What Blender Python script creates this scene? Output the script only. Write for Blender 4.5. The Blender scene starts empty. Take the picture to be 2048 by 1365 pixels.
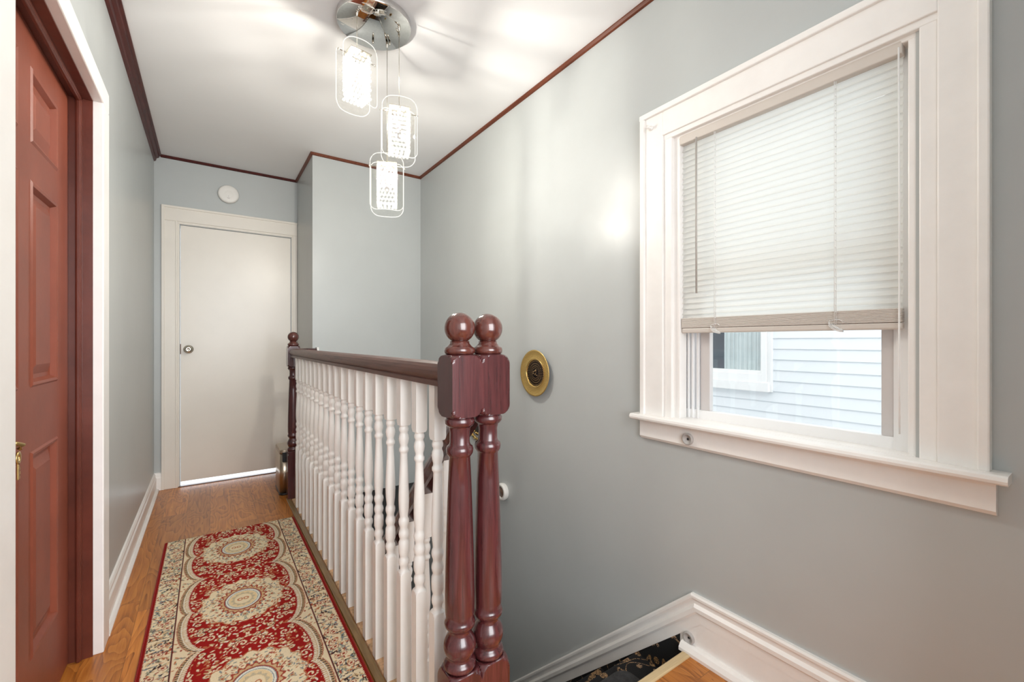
import bpy, bmesh, math, random
import numpy as np
from mathutils import Vector, Matrix

S = bpy.context.scene
COL = S.collection

# ------------------------------------------------------------------ camera
YAW = math.radians(34.8)
FPX, CYPX, EYE = 871.0, 683.5, 1.15
cd = bpy.data.cameras.new('camera')
cd.sensor_fit = 'HORIZONTAL'; cd.sensor_width = 36.0
cd.lens = 36.0 * FPX / 2048.0
cd.shift_y = (CYPX - 682.5) / 2048.0
cd.clip_start = 0.02; cd.clip_end = 200
cam = bpy.data.objects.new('camera', cd)
COL.objects.link(cam)
cam.location = (0, 0, EYE)
cam.rotation_euler = (math.pi / 2, 0, -YAW)
S.camera = cam

# ------------------------------------------------------------------ world, light, exposure
SKY_STRENGTH = 1.65
LAMP_WATTS = 11.0
BACK_WATTS = 29.0
w = bpy.data.worlds.new('sky'); S.world = w; w.use_nodes = True
nt = w.node_tree; nt.nodes.clear()
wo = nt.nodes.new('ShaderNodeOutputWorld'); wb = nt.nodes.new('ShaderNodeBackground')
wg = nt.nodes.new('ShaderNodeTexGradient'); wc = nt.nodes.new('ShaderNodeValToRGB')
wt = nt.nodes.new('ShaderNodeTexCoord'); wm = nt.nodes.new('ShaderNodeMapping')
wm.inputs['Rotation'].default_value = (0, math.radians(90), 0)
wc.color_ramp.elements[0].color = (0.91, 0.945, 1.0, 1); wc.color_ramp.elements[1].color = (1.0, 1.0, 1.0, 1)
nt.links.new(wt.outputs['Generated'], wm.inputs['Vector']); nt.links.new(wm.outputs[0], wg.inputs[0])
nt.links.new(wg.outputs['Color'], wc.inputs[0]); nt.links.new(wc.outputs[0], wb.inputs['Color'])
wb.inputs['Strength'].default_value = SKY_STRENGTH
nt.links.new(wb.outputs[0], wo.inputs[0])

def area_light(name, loc, rot, sx, sy, watts, color):
    l = bpy.data.lights.new(name, 'AREA'); l.shape = 'RECTANGLE'; l.size = sx; l.size_y = sy
    l.energy = watts; l.color = color
    o = bpy.data.objects.new(name, l); COL.objects.link(o); o.location = loc; o.rotation_euler = rot
    return o
# added fill at the hall's unseen back end, standing in for a bright room
bl = area_light('back_fill', (0.40, -1.15, 1.5), (math.radians(78), 0, math.radians(2)), 1.3, 1.9, BACK_WATTS, (0.96, 0.985, 1.0))
bl.data.spread = math.radians(135)

S.view_settings.view_transform = 'Standard'
S.view_settings.look = 'None'
S.view_settings.gamma = 1.0
S.view_settings.use_curve_mapping = False
S.view_settings.exposure = 0.60
S.cycles.max_bounces = 10
S.cycles.diffuse_bounces = 6
S.cycles.glossy_bounces = 4
S.cycles.transmission_bounces = 6
S.cycles.transparent_max_bounces = 16
S.cycles.caustics_reflective = False
S.cycles.caustics_refractive = False
S.cycles.sample_clamp_indirect = 6.0

# ------------------------------------------------------------------ node helpers / materials
class NT:
    def __init__(self, name):
        self.m = bpy.data.materials.new(name); self.m.use_nodes = True
        self.t = self.m.node_tree; self.t.nodes.clear()
        self.out = self.t.nodes.new('ShaderNodeOutputMaterial')
    def n(self, kind, ins=None, **props):
        nd = self.t.nodes.new(kind)
        for k, v in props.items(): setattr(nd, k, v)
        for k, v in (ins or {}).items():
            s = nd.inputs[k]
            if isinstance(v, bpy.types.NodeSocket): self.t.links.new(v, s)
            else: s.default_value = v
        return nd
    def link(self, a, b): self.t.links.new(a, b)
    def ramp(self, fac, stops, interp='LINEAR'):
        r = self.n('ShaderNodeValToRGB', {'Fac': fac}); e = r.color_ramp.elements; r.color_ramp.interpolation = interp
        while len(e) < len(stops): e.new(0.5)
        for x, (p, c) in zip(e, stops): x.position = p; x.color = c if len(c) == 4 else (*c, 1)
        return r.outputs['Color']
    def bsdf(self, **ins):
        b = self.n('ShaderNodeBsdfPrincipled', {k.replace('_', ' '): v for k, v in ins.items()})
        self.link(b.outputs[0], self.out.inputs['Surface']); return b

def C4(c): return (*c, 1)

def mat_paint(name, col, rough=0.45, var=0.04, scale=3.0, bump=0.0, bscale=60, coat=0.0, spec=0.5):
    a = NT(name)
    tc = a.n('ShaderNodeTexCoord')
    nz = a.n('ShaderNodeTexNoise', {'Vector': tc.outputs['Object'], 'Scale': scale, 'Detail': 5.0, 'Roughness': 0.6})
    lo = tuple(max(0, c * (1 - var)) for c in col); hi = tuple(min(1, c * (1 + var)) for c in col)
    c = a.ramp(nz.outputs['Fac'], [(0.3, lo), (0.7, hi)])
    b = a.bsdf(Base_Color=c, Roughness=rough)
    b.inputs['Specular IOR Level'].default_value = spec
    if coat: b.inputs['Coat Weight'].default_value = coat; b.inputs['Coat Roughness'].default_value = 0.12
    if bump:
        n2 = a.n('ShaderNodeTexNoise', {'Vector': tc.outputs['Object'], 'Scale': bscale, 'Detail': 3.0})
        bp = a.n('ShaderNodeBump', {'Height': n2.outputs['Fac'], 'Strength': bump, 'Distance': 0.004})
        a.link(bp.outputs[0], b.inputs['Normal'])
    return a.m

def mat_wood(name, dark, light, rough=0.25, axis='Z', scale=14.0, coat=0.4, stretch=0.06, spec=0.5):
    a = NT(name)
    tc = a.n('ShaderNodeTexCoord')
    sc = {'X': (stretch, 1, 1), 'Y': (1, stretch, 1), 'Z': (1, 1, stretch)}[axis]
    mp = a.n('ShaderNodeMapping', {'Vector': tc.outputs['Object'], 'Scale': sc})
    nz = a.n('ShaderNodeTexNoise', {'Vector': mp.outputs[0], 'Scale': scale * 6, 'Detail': 6.0, 'Roughness': 0.65, 'Distortion': 0.6})
    c = a.ramp(nz.outputs['Fac'], [(0.32, dark), (0.68, light)])
    b = a.bsdf(Base_Color=c, Roughness=rough)
    b.inputs['Coat Weight'].default_value = coat; b.inputs['Coat Roughness'].default_value = 0.1
    b.inputs['Specular IOR Level'].default_value = spec
    bp = a.n('ShaderNodeBump', {'Height': nz.outputs['Fac'], 'Strength': 0.12, 'Distance': 0.002})
    a.link(bp.outputs[0], b.inputs['Normal'])
    return a.m

def mat_metal(name, col, rough=0.2, bump=0.0, bscale=120):
    a = NT(name)
    tc = a.n('ShaderNodeTexCoord')
    nz = a.n('ShaderNodeTexNoise', {'Vector': tc.outputs['Object'], 'Scale': bscale, 'Detail': 2.0})
    c = a.ramp(nz.outputs['Fac'], [(0.3, tuple(x * .9 for x in col)), (0.7, col)])
    b = a.bsdf(Base_Color=c, Metallic=1.0, Roughness=rough)
    if bump:
        bp = a.n('ShaderNodeBump', {'Height': nz.outputs['Fac'], 'Strength': bump, 'Distance': 0.003})
        a.link(bp.outputs[0], b.inputs['Normal'])
    return a.m

def mat_laminate():
    a = NT('laminate_planks')
    g = a.n('ShaderNodeNewGeometry')
    sp = a.n('ShaderNodeSeparateXYZ', {'Vector': g.outputs['Position']})
    W = 0.127
    xo = a.n('ShaderNodeMath', {0: sp.outputs['X'], 1: 10.03}, operation='ADD')
    xi = a.n('ShaderNodeMath', {0: xo.outputs[0], 1: W}, operation='DIVIDE')
    fl = a.n('ShaderNodeMath', {0: xi.outputs[0]}, operation='FLOOR')
    fr = a.n('ShaderNodeMath', {0: xi.outputs[0]}, operation='FRACT')
    wn = a.n('ShaderNodeTexWhiteNoise', {'W': fl.outputs[0]}, noise_dimensions='1D')
    off = a.n('ShaderNodeMath', {0: wn.outputs['Value'], 1: 3.7}, operation='MULTIPLY')
    yo = a.n('ShaderNodeMath', {0: sp.outputs['Y'], 1: off.outputs[0]}, operation='ADD')
    yd = a.n('ShaderNodeMath', {0: yo.outputs[0], 1: 1.21}, operation='DIVIDE')
    yf = a.n('ShaderNodeMath', {0: yd.outputs[0]}, operation='FLOOR')
    yr = a.n('ShaderNodeMath', {0: yd.outputs[0]}, operation='FRACT')
    cb = a.n('ShaderNodeCombineXYZ', {'X': fl.outputs[0], 'Y': yf.outputs[0]})
    w2 = a.n('ShaderNodeTexWhiteNoise', {'Vector': cb.outputs[0]}, noise_dimensions='2D')
    # grain: rings cut along Y, shifted plank by plank
    sh = a.n('ShaderNodeMath', {0: w2.outputs['Value'], 1: 17.0}, operation='MULTIPLY')
    gx = a.n('ShaderNodeMath', {0: sp.outputs['X'], 1: 1.0}, operation='MULTIPLY')
    gv = a.n('ShaderNodeCombineXYZ', {'X': gx.outputs[0], 'Y': sp.outputs['Y'], 'Z': sh.outputs[0]})
    mp = a.n('ShaderNodeMapping', {'Vector': gv.outputs[0], 'Scale': (7.0, 1.6, 1.0)})
    n1 = a.n('ShaderNodeTexNoise', {'Vector': mp.outputs[0], 'Scale': 1.0, 'Detail': 2.0, 'Roughness': 0.5, 'Distortion': 0.3})
    k = a.n('ShaderNodeMath', {0: n1.outputs['Fac'], 1: 15.0}, operation='MULTIPLY')
    ring = a.n('ShaderNodeMath', {0: k.outputs[0]}, operation='FRACT')
    mp2 = a.n('ShaderNodeMapping', {'Vector': gv.outputs[0], 'Scale': (90.0, 3.0, 1.0)})
    n2 = a.n('ShaderNodeTexNoise', {'Vector': mp2.outputs[0], 'Scale': 1.0, 'Detail': 4.0, 'Roughness': 0.7})
    mixg = a.n('ShaderNodeMath', {0: ring.outputs[0], 1: 0.35, 2: n2.outputs['Fac']}, operation='MULTIPLY_ADD')
    c = a.ramp(mixg.outputs[0], [(0.35, (0.24, 0.072, 0.010)), (0.62, (0.50, 0.175, 0.026)), (0.95, (0.64, 0.26, 0.05))])
    tint = a.ramp(w2.outputs['Value'], [(0.0, (0.78, 0.74, 0.7)), (1.0, (1.15, 1.1, 1.05))])
    mx = a.n('ShaderNodeMixRGB', {'Fac': 1.0, 'Color1': c, 'Color2': tint}, blend_type='MULTIPLY')
    # seams
    s1 = a.n('ShaderNodeMath', {0: fr.outputs[0], 1: 0.012}, operation='LESS_THAN')
    s2 = a.n('ShaderNodeMath', {0: yr.outputs[0], 1: 0.0016}, operation='LESS_THAN')
    sm = a.n('ShaderNodeMath', {0: s1.outputs[0], 1: s2.outputs[0]}, operation='MAXIMUM')
    mx2 = a.n('ShaderNodeMixRGB', {'Fac': sm.outputs[0], 'Color1': mx.outputs[0], 'Color2': (0.22, 0.085, 0.02, 1)})
    b = a.bsdf(Base_Color=mx2.outputs[0], Roughness=0.34)
    b.inputs['Coat Weight'].default_value = 0.1; b.inputs['Coat Roughness'].default_value = 0.12
    return a.m

def mat_black_carpet():
    a = NT('black_carpet_gold_pattern')
    tc = a.n('ShaderNodeTexCoord')
    mp = a.n('ShaderNodeMapping', {'Vector': tc.outputs['Object'], 'Scale': (1, 1, 1)})
    fine = a.n('ShaderNodeTexNoise', {'Vector': mp.outputs[0], 'Scale': 260.0, 'Detail': 2.0})
    v = a.n('ShaderNodeTexVoronoi', {'Vector': mp.outputs[0], 'Scale': 15.0}, feature='F1')
    d = a.n('ShaderNodeMath', {0: v.outputs['Distance'], 1: 0.27}, operation='LESS_THAN')
    wv = a.n('ShaderNodeTexNoise', {'Vector': mp.outputs[0], 'Scale': 9.0, 'Detail': 0.0, 'Distortion': 1.2})
    wl = a.n('ShaderNodeMath', {0: wv.outputs['Fac'], 1: 0.5}, operation='SUBTRACT')
    wa = a.n('ShaderNodeMath', {0: wl.outputs[0]}, operation='ABSOLUTE')
    ws = a.n('ShaderNodeMath', {0: wa.outputs[0], 1: 0.020}, operation='LESS_THAN')
    mxx = a.n('ShaderNodeMath', {0: d.outputs[0], 1: ws.outputs[0]}, operation='MAXIMUM')
    th = a.n('ShaderNodeMath', {0: fine.outputs['Fac'], 1: 0.47}, operation='GREATER_THAN')
    an = a.n('ShaderNodeMath', {0: mxx.outputs[0], 1: th.outputs[0]}, operation='MULTIPLY')
    gold = a.ramp(v.outputs['Color'], [(0.2, (0.30, 0.16, 0.045)), (0.8, (0.42, 0.27, 0.16))])
    c = a.n('ShaderNodeMixRGB', {'Fac': an.outputs[0], 'Color1': (0.006, 0.006, 0.007, 1), 'Color2': gold})
    b = a.bsdf(Base_Color=c.outputs[0], Roughness=0.95)
    bp = a.n('ShaderNodeBump', {'Height': fine.outputs['Fac'], 'Strength': 0.5, 'Distance': 0.003})
    a.link(bp.outputs[0], b.inputs['Normal'])
    return a.m

def mat_attr(name, attr, rough=0.9, bump=0.5):
    a = NT(name)
    at = a.n('ShaderNodeAttribute', attribute_name=attr)
    tc = a.n('ShaderNodeTexCoord')
    nz = a.n('ShaderNodeTexNoise', {'Vector': tc.outputs['Object'], 'Scale': 420.0, 'Detail': 2.0})
    g = a.ramp(nz.outputs['Fac'], [(0.25, (0.72, 0.72, 0.72)), (0.75, (1.1, 1.1, 1.1))])
    mx = a.n('ShaderNodeMixRGB', {'Fac': 1.0, 'Color1': at.outputs['Color'], 'Color2': g}, blend_type='MULTIPLY')
    b = a.bsdf(Base_Color=mx.outputs[0], Roughness=rough)
    b.inputs['Specular IOR Level'].default_value = 0.15
    bp = a.n('ShaderNodeBump', {'Height': nz.outputs['Fac'], 'Strength': bump, 'Distance': 0.003})
    a.link(bp.outputs[0], b.inputs['Normal'])
    return a.m

def mat_thin_glass(name, tint=(0.97, 0.98, 0.97), rough=0.02, haze=0.0):
    a = NT(name)
    tr = a.n('ShaderNodeBsdfTransparent', {'Color': C4(tint)})
    gl = a.n('ShaderNodeBsdfGlossy', {'Color': (1, 1, 1, 1), 'Roughness': rough})
    lw = a.n('ShaderNodeLayerWeight', {'Blend': 0.5})
    p4 = a.n('ShaderNodeMath', {0: lw.outputs['Facing'], 1: 4.0}, operation='POWER')
    fc = a.n('ShaderNodeMath', {0: p4.outputs[0], 1: 0.6, 2: 0.035}, operation='MULTIPLY_ADD')
    mx = a.n('ShaderNodeMixShader', {0: fc.outputs[0], 1: tr.outputs[0], 2: gl.outputs[0]})
    last = mx
    if haze:
        df = a.n('ShaderNodeBsdfTranslucent', {'Color': (0.9, 0.9, 0.87, 1)})
        d2 = a.n('ShaderNodeBsdfDiffuse', {'Color': (0.9, 0.9, 0.87, 1)})
        dd = a.n('ShaderNodeMixShader', {0: 0.5, 1: df.outputs[0], 2: d2.outputs[0]})
        last = a.n('ShaderNodeMixShader', {0: haze, 1: mx.outputs[0], 2: dd.outputs[0]})
    a.link(last.outputs[0], a.out.inputs['Surface'])
    return a.m

def mat_bead(name, emit):
    a = NT(name)
    gl = a.n('ShaderNodeBsdfGlossy', {'Color': (1, 1, 1, 1), 'Roughness': 0.03})
    tp = a.n('ShaderNodeBsdfTransparent', {'Color': (0.96, 0.96, 0.95, 1)})
    lw = a.n('ShaderNodeLayerWeight', {'Blend': 0.35})
    tcol = a.ramp(lw.outputs['Facing'], [(0.0, (.98, .98, .97)), (0.45, (.93, .93, .92)), (0.9, (.30, .30, .30))])  # rim darkening put into the bead tint to pattern the lamplight
    a.link(tcol, tp.inputs['Color'])
    p4 = a.n('ShaderNodeMath', {0: lw.outputs['Facing'], 1: 3.0}, operation='POWER')
    fm = a.n('ShaderNodeMath', {0: p4.outputs[0], 1: 0.25, 2: 0.012}, operation='MULTIPLY_ADD')
    m2 = a.n('ShaderNodeMixShader', {0: fm.outputs[0], 1: tp.outputs[0], 2: gl.outputs[0]})
    inv = a.n('ShaderNodeMath', {0: 1.0, 1: lw.outputs['Facing']}, operation='SUBTRACT')
    st = a.n('ShaderNodeMath', {0: inv.outputs[0], 1: emit}, operation='MULTIPLY')
    e = a.n('ShaderNodeEmission', {'Color': (1.0, 0.98, 0.93, 1), 'Strength': st.outputs[0]})  # beads glow by themselves, standing in for bulb light inside them
    ad = a.n('ShaderNodeAddShader', {0: m2.outputs[0], 1: e.outputs[0]})
    a.link(ad.outputs[0], a.out.inputs['Surface'])
    return a.m

def mat_emit(name, col, s):
    a = NT(name)
    e = a.n('ShaderNodeEmission', {'Color': C4(col), 'Strength': s})
    a.link(e.outputs[0], a.out.inputs['Surface'])
    return a.m

def mat_translucent(name, col, t=0.4, rough=0.4):
    a = NT(name)
    b = a.n('ShaderNodeBsdfPrincipled', {'Base Color': C4(col), 'Roughness': rough})
    tl = a.n('ShaderNodeBsdfTranslucent', {'Color': C4(col)})
    mx = a.n('ShaderNodeMixShader', {0: t, 1: b.outputs[0], 2: tl.outputs[0]})
    a.link(mx.outputs[0], a.out.inputs['Surface'])
    return a.m

M = {}
M['wall'] = mat_paint('grey_wall_paint', (0.468, 0.490, 0.486), rough=0.33, var=0.03, scale=2.2, bump=0.10, bscale=26, spec=0.5)
M['ceiling'] = mat_paint('ceiling_paint', (0.84, 0.84, 0.845), rough=0.5, var=0.015, scale=2.0)
M['white'] = mat_paint('white_trim_paint', (0.86, 0.84, 0.815), rough=0.32, var=0.03, scale=9.0, bump=0.06, bscale=40)
M['cream'] = mat_paint('cream_door_paint', (0.78, 0.735, 0.665), rough=0.30, var=0.03, scale=2.5, bump=0.05, bscale=18)
M['baluster'] = mat_paint('white_baluster_paint', (0.92, 0.895, 0.86), rough=0.3, var=0.02, scale=20.0)
M['vinyl'] = mat_paint('white_vinyl', (0.86, 0.86, 0.86), rough=0.35, var=0.01)
M['sash_grey'] = mat_paint('grey_vinyl_sash', (0.60, 0.57, 0.56), rough=0.4, var=0.02)
M['mahogany'] = mat_wood('mahogany_gloss', (0.036, 0.008, 0.009), (0.088, 0.020, 0.021), rough=0.24, coat=0.45)
M['mahogany_rail'] = mat_wood('mahogany_rail', (0.075, 0.032, 0.025), (0.155, 0.068, 0.050), rough=0.42, axis='Y', coat=0.08)
M['finial'] = mat_wood('mahogany_finial', (0.055, 0.014, 0.011), (0.12, 0.034, 0.024), rough=0.2, coat=0.55)
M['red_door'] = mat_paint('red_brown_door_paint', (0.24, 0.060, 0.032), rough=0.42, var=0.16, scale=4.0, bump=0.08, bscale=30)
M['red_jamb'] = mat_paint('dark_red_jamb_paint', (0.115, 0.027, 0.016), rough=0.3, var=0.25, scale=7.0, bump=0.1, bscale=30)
M['crown_dark'] = mat_wood('dark_crown_moulding', (0.035, 0.006, 0.006), (0.095, 0.016, 0.012), rough=0.4, axis='Y', coat=0.0, spec=0.25)
M['crown'] = mat_wood('brown_ceiling_moulding', (0.090, 0.022, 0.010), (0.19, 0.055, 0.026), rough=0.4, axis='Y', coat=0.0, spec=0.3)
M['floor'] = mat_laminate()
M['oak_strip'] = mat_wood('worn_oak_strip', (0.16, 0.09, 0.028), (0.27, 0.165, 0.06), rough=0.35, axis='Y', coat=0.2)
M['nosing'] = mat_wood('pale_wood_nosing', (0.52, 0.38, 0.20), (0.66, 0.51, 0.30), rough=0.45, axis='X', coat=0.1)
M['tan_carpet'] = mat_paint('tan_carpet', (0.66, 0.42, 0.24), rough=0.95, var=0.35, scale=60, bump=1.0, bscale=240)
M['black_carpet'] = mat_black_carpet()
M['chrome'] = mat_metal('polished_chrome', (0.80, 0.79, 0.77), rough=0.04)
M['nickel'] = mat_metal('nickel', (0.62, 0.58, 0.50), rough=0.2)
M['steel'] = mat_metal('brushed_steel', (0.50, 0.42, 0.33), rough=0.30)
M['gold'] = mat_metal('hammered_gold', (0.90, 0.62, 0.22), rough=0.34, bump=0.9, bscale=150)
M['gold_smooth'] = mat_metal('gold_ring', (0.85, 0.60, 0.24), rough=0.22)
M['inlay'] = mat_metal('dull_gold_inlay', (0.62, 0.42, 0.22), rough=0.4)
M['matte_black'] = mat_paint('matte_black', (0.010, 0.007, 0.008), rough=0.8, var=0.1, spec=0.1)
M['brass'] = mat_metal('brass', (0.70, 0.48, 0.19), rough=0.28)
M['black'] = mat_paint('black_plastic', (0.012, 0.012, 0.013), rough=0.4, var=0.1)
M['plastic'] = mat_paint('white_plastic', (0.80, 0.78, 0.74), rough=0.45, var=0.02)
M['rubber_grey'] = mat_paint('grey_cup_plastic', (0.42, 0.40, 0.385), rough=0.5, var=0.05)
M['siding'] = mat_paint('white_vinyl_siding', (0.80, 0.83, 0.86), rough=0.45, var=0.02, scale=1.5)
M['curtain'] = mat_paint('pale_curtain', (0.80, 0.86, 0.90), rough=0.9, var=0.06, scale=8)
M['dark_room'] = mat_paint('dim_room_behind_glass', (0.10, 0.12, 0.15), rough=0.9, var=0.1)
M['pane'] = mat_thin_glass('window_glass')
M['shade_glass'] = mat_thin_glass('pendant_glass', tint=(0.97, 0.97, 0.95), rough=0.01, haze=0.0)
M['glass_edge'] = mat_emit('glass_edge_glow', (1.0, 0.96, 0.86), 0.85)  # glow put into the glass edges in place of caught lamplight
M['bead'] = mat_bead('crystal_bead', 0.24)
M['bulb'] = mat_emit('lit_lamp', (1.0, 0.95, 0.86), 0.4)
M['slat'] = mat_translucent('blind_slat', (0.95, 0.95, 0.93), 0.72, 0.45)
M['blind_rail'] = mat_paint('blind_rail', (0.62, 0.57, 0.52), rough=0.4, var=0.02)
M['cord'] = mat_paint('white_cord', (0.86, 0.86, 0.85), rough=0.6, var=0.02)
M['wand'] = mat_paint('clear_grey_wand', (0.42, 0.39, 0.36), rough=0.25, var=0.02)
M['tile'] = mat_paint('white_floor_tile', (0.85, 0.86, 0.88), rough=0.3, var=0.02)
M['ground'] = mat_paint('pale_concrete', (0.55, 0.55, 0.54), rough=0.9, var=0.08)
M['brown'] = mat_paint('brown_wood_plug', (0.16, 0.09, 0.06), rough=0.5, var=0.1)
M['green'] = mat_paint('green_enamel', (0.05, 0.22, 0.06), rough=0.3, var=0.3, scale=60)

# ------------------------------------------------------------------ mesh helpers
class B:
    def __init__(self): self.b = bmesh.new()
    def box(self, x0, x1, y0, y1, z0, z1, bev=0.0, seg=2):
        t = bmesh.new()
        bmesh.ops.create_cube(t, size=1.0)
        for v in t.verts:
            v.co = Vector((x0 + (v.co.x + .5) * (x1 - x0), y0 + (v.co.y + .5) * (y1 - y0), z0 + (v.co.z + .5) * (z1 - z0)))
        if bev:
            bmesh.ops.bevel(t, geom=t.edges[:] , offset=bev, segments=seg, affect='EDGES', profile=0.5)
        self.merge(t); return self
    def merge(self, t, mtx=None):
        if mtx is not None: bmesh.ops.transform(t, matrix=mtx, verts=t.verts)
        mp = {}
        for v in t.verts: mp[v] = self.b.verts.new(v.co)
        for f in t.faces:
            try: nf = self.b.faces.new([mp[v] for v in f.verts]); nf.smooth = f.smooth
            except ValueError: pass
        t.free()
    def rings(self, rings, cap=True, smooth=True, closed=True):
        vs = [[self.b.verts.new(p) for p in r] for r in rings]
        n = len(vs[0])
        for a, c in zip(vs[:-1], vs[1:]):
            for i in range(n if closed else n - 1):
                f = self.b.faces.new((a[i], a[(i + 1) % n], c[(i + 1) % n], c[i])); f.smooth = smooth
        if cap:
            self.b.faces.new(list(reversed(vs[0]))); self.b.faces.new(vs[-1])
        return self
    def turned(self, cx, cy, prof, half=None, n=48):
        """profile of (z, R); with half given the section is the square of that half width cut by the circle R"""
        rs = []
        for z, R in prof:
            r = []
            for i in range(n):
                th = 2 * math.pi * i / n
                q = R
                if half is not None:
                    q = min(R, half / max(abs(math.cos(th)), abs(math.sin(th))))
                r.append((cx + q * math.cos(th), cy + q * math.sin(th), z))
            rs.append(r)
        if half is None: return self.rings(rs)
        # crisp arrises on the square blocks, smooth turned work between them
        vs = [[self.b.verts.new(p) for p in q] for q in rs]
        for k in range(len(vs) - 1):
            flat = min(prof[k][1], prof[k + 1][1]) > half * 1.04
            for i in range(n):
                f = self.b.faces.new((vs[k][i], vs[k][(i + 1) % n], vs[k + 1][(i + 1) % n], vs[k + 1][i])); f.smooth = not flat
        self.b.faces.new(list(reversed(vs[0]))); self.b.faces.new(vs[-1])
        return self
    def lathe(self, origin, axis, prof, n=40, cap=True):
        """prof: (distance along axis, radius)"""
        ax = Vector(axis).normalized(); u = ax.orthogonal().normalized(); v = ax.cross(u)
        o = Vector(origin)
        rs = [[o + ax * d + (u * math.cos(2 * math.pi * i / n) + v * math.sin(2 * math.pi * i / n)) * max(r, 1e-5) for i in range(n)] for d, r in prof]
        return self.rings(rs, cap=cap)
    def tube(self, pts, r, n=8):
        pts = [Vector(p) for p in pts]; rs = []
        for i, p in enumerate(pts):
            d = (pts[min(i + 1, len(pts) - 1)] - pts[max(i - 1, 0)]).normalized()
            u = d.orthogonal().normalized() if abs(d.z) < .99 else Vector((1, 0, 0)); u = (u - d * u.dot(d)).normalized(); v = d.cross(u)
            rs.append([p + (u * math.cos(2 * math.pi * k / n) + v * math.sin(2 * math.pi * k / n)) * r for k in range(n)])
        return self.rings(rs)
    def sweep(self, prof, a, b, ex, ez, smooth=False, sa=0.0, sb=0.0):
        """profile (p,q) in directions ex, ez carried from a to b"""
        a, b, ex, ez = Vector(a), Vector(b), Vector(ex), Vector(ez)
        d = (b - a).normalized()
        return self.rings([[a + ex * p + ez * q + d * sa * p for p, q in prof], [b + ex * p + ez * q + d * sb * p for p, q in prof]], smooth=smooth)
    def quad(self, *pts):
        f = self.b.faces.new([self.b.verts.new(p) for p in pts]); return self
    def ball(self, c, r, seg=10, ring=6):
        rs = [[(c[0] + r * math.sin(math.pi * j / ring) * math.cos(2 * math.pi * i / seg), c[1] + r * math.sin(math.pi * j / ring) * math.sin(2 * math.pi * i / seg),
                c[2] - r * math.cos(math.pi * j / ring)) for i in range(seg)] for j in range(1, ring)]
        return self.rings(rs)
    def build(self, name, mat, parent=None, recalc=True, origin=None):
        if recalc: bmesh.ops.recalc_face_normals(self.b, faces=self.b.faces)
        if origin is not None: bmesh.ops.translate(self.b, vec=-Vector(origin), verts=self.b.verts)
        me = bpy.data.meshes.new(name); self.b.to_mesh(me); self.b.free()
        me.materials.append(mat if not isinstance(mat, str) else M[mat])
        o = bpy.data.objects.new(name, me); COL.objects.link(o)
        if origin is not None: o.location = origin
        if parent is not None:
            o.parent = parent
            if origin is None: o.matrix_parent_inverse = Matrix.Identity(4); o.location = -parent_world(parent)
            else: o.location = Vector(origin) - parent_world(parent)
        return o

def parent_world(p):
    v = Vector((0, 0, 0))
    while p is not None: v += p.location; p = p.parent
    return v

def thing(name, label, cat, loc, group=None):
    o = bpy.data.objects.new(name, None); COL.objects.link(o); o.location = loc; o.empty_display_size = 0.05
    o['label'] = label; o['category'] = cat
    if group: o['group'] = group
    return o
def tag(o, label=None, cat=None, group=None):
    if label: o['label'] = label
    if cat: o['category'] = cat
    if group: o['group'] = group
    return o
def struct(o, label=None):
    o['kind'] = 'structure'
    if label: o['label'] = label
    return o

# ------------------------------------------------------------------ room numbers (metres)
XL, YF, XS, YR, XR, ZC = -0.35, 4.325, 0.649, 3.61, 1.528, 2.598
LOW = -2.65            # lower storey floor
LAND = -0.035          # stair-head floor beside the window
YB = -1.2              # back end of the hall
NX = 0.506             # axis of the landing railing
NY = 0.9535            # near newels
NH = 0.0405            # newel half width
STAIR_Y, RUN, RISE = 0.99, 0.2097, 0.195

# ------------------------------------------------------------------ structure
b = B()
b.box(XL - .15, 0.56, YB - .1, YF, -.2, 0)
b.box(0.56, XR + .02, YB - .1, STAIR_Y - .03, -.2, LAND)
struct(b.build('floor', 'floor'), 'honey brown wood plank floor of the hall')
b = B(); b.box(XL - .15, 1.75, YB - .3, YF + .2, ZC, ZC + .15)
struct(b.build('ceiling', 'ceiling'), 'pale grey painted ceiling')

DY0, DY1, DZ = 1.27, 2.18, 2.03       # red door opening
b = B()
b.box(XL - .12, XL, YB, DY0, -.2, ZC); b.box(XL - .12, XL, DY1, YF + .12, -.2, ZC); b.box(XL - .12, XL, DY0, DY1, DZ, ZC)
struct(b.build('wall_left', 'wall'), 'grey wall beside the red door')

FX0, FX1, FZ = -0.19, 0.60, 2.075
b = B()
b.box(XL, FX0, YF, YF + .12, -.2, ZC); b.box(FX1, XS + .1, YF, YF + .12, -.2, ZC); b.box(FX0, FX1, YF, YF + .12, FZ, ZC)
b.box(FX0, FX1, YF, YF + .12, -.2, -.002)
struct(b.build('wall_far', 'wall'), 'grey end wall around the cream door')
b = B(); b.box(XS, XR + .2, YR, YF + .12, -.08, ZC)
b.box(0.56, XR + .2, YF + .12, 5.6, -.2, -.08)
struct(b.build('wall_recess', 'wall'), 'grey closet wall projecting at the end of the stairwell')

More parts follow.
